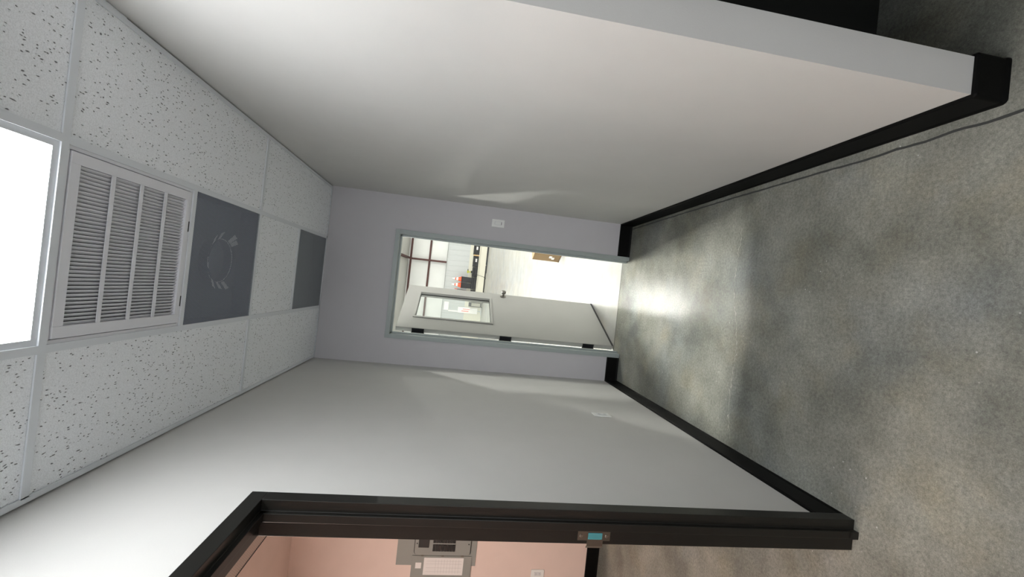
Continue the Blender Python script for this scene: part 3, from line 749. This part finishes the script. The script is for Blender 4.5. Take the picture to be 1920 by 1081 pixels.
# leaning pole
t = thing('leaning_pole', 'thin dark pole with an orange tip leaning behind the black cases', 'pole', (-0.24, 23.82, BZ))
bm = bmesh.new(); cyl(bm, (-0.26, 23.80, BZ), (-0.17, 23.88, 1.50), 0.014, n=12); obj('shaft', bm, M_girt, t)
bm = bmesh.new(); cyl(bm, (-0.17, 23.88, 1.50), (-0.16, 23.89, 1.64), 0.018, n=12); obj('tip', bm, M_orange, t)

# white boards and boxes seen through the door's window
t = thing('wall_sign', 'white rectangular sign high on the far warehouse wall, seen through the door glass', 'sign', (-1.2, 23.93, 2.0))
obj('sign_face', B((-1.42, -0.95, 23.925, 23.955, 1.87, 2.13)), M_white, t)
t = thing('notice_board', 'narrow white strip board below the wall sign, seen through the door glass', 'board', (-1.4, 23.93, 1.6))
obj('board_face', B((-1.48, -1.40, 23.925, 23.955, 1.34, 1.865)), M_white, t)
t = thing('banner', 'tall white banner with faded red print against the far wall, seen through the door glass', 'banner', (-1.32, 23.9, 0))
obj('banner_sheet', B((-1.50, -1.17, 23.86, 23.90, 0.22, 1.33)), M_white, t)
obj('red_print', B((-1.42, -1.36, 23.855, 23.8595, 0.72, 1.12), (-1.30, -1.25, 23.855, 23.8595, 0.66, 1.05)), M_pink, t)
obj('banner_foot', B((-1.55, -1.12, 23.72, 23.90, 0.0, 0.05), (-1.36, -1.31, 23.865, 23.895, 0.05, 0.22)), M_liner, t)
tag(obj('utility_cart', B((-1.08, -0.84, 23.4, 23.75, 0.06, 0.11), (-1.08, -0.84, 23.4, 23.75, 0.62, 0.76), (-1.08, -1.06, 23.4, 23.42, 0.0, 0.62), (-0.86, -0.84, 23.4, 23.42, 0.0, 0.62),
                          (-1.08, -1.06, 23.73, 23.75, 0.0, 0.62), (-0.86, -0.84, 23.73, 23.75, 0.0, 0.62)), M_dsteel),
    'small dark grey cart beside the banner, seen through the door glass', 'cart')

# cardboard box on the floor, turned, partly behind the door frame
A = Vector((0.558, 6.65, 0)); e1 = Vector((0.125, -0.215, 0)).normalized(); e2 = Vector((0.86, 0.50, 0)).normalized(); e2 = (e2 - e2.dot(e1) * e1).normalized()
cb = thing('cardboard_box', 'brown cardboard box on the warehouse floor just past the right side of the door frame', 'box', (A.x, A.y, 0))
BMX = Matrix(((e1.x, e2.x, 0, A.x), (e1.y, e2.y, 0, A.y), (0, 0, 1, 0), (0, 0, 0, 1)))
lb, wb, hb_ = 0.46, 0.60, 0.44
bm = bmesh.new(); box(bm, 0, lb, 0, wb, 0.001, hb_ - 0.004, BMX); obj('carton', bm, M_card, cb, bevel=0.003)
bm = bmesh.new(); box(bm, -0.001, lb + 0.001, -0.001, wb / 2 - 0.002, hb_ - 0.0035, hb_, BMX); obj('flap', bm, M_card, cb)
bm = bmesh.new(); box(bm, -0.001, lb + 0.001, wb / 2 + 0.002, wb + 0.001, hb_ - 0.0035, hb_, BMX); obj('flap', bm, M_card, cb)
bm = bmesh.new(); box(bm, -0.002, lb, -0.002, -0.0002, 0.001, 0.012, BMX); obj('bottom_crease', bm, M_card_d, cb)
bm = bmesh.new()
for (s, z) in ((0.085, 0.12), (0.115, 0.165)): box(bm, s - 0.028, s + 0.028, -0.002, -0.0003, z - 0.022, z + 0.022, BMX)
obj('pale_label', bm, M_paper, cb)
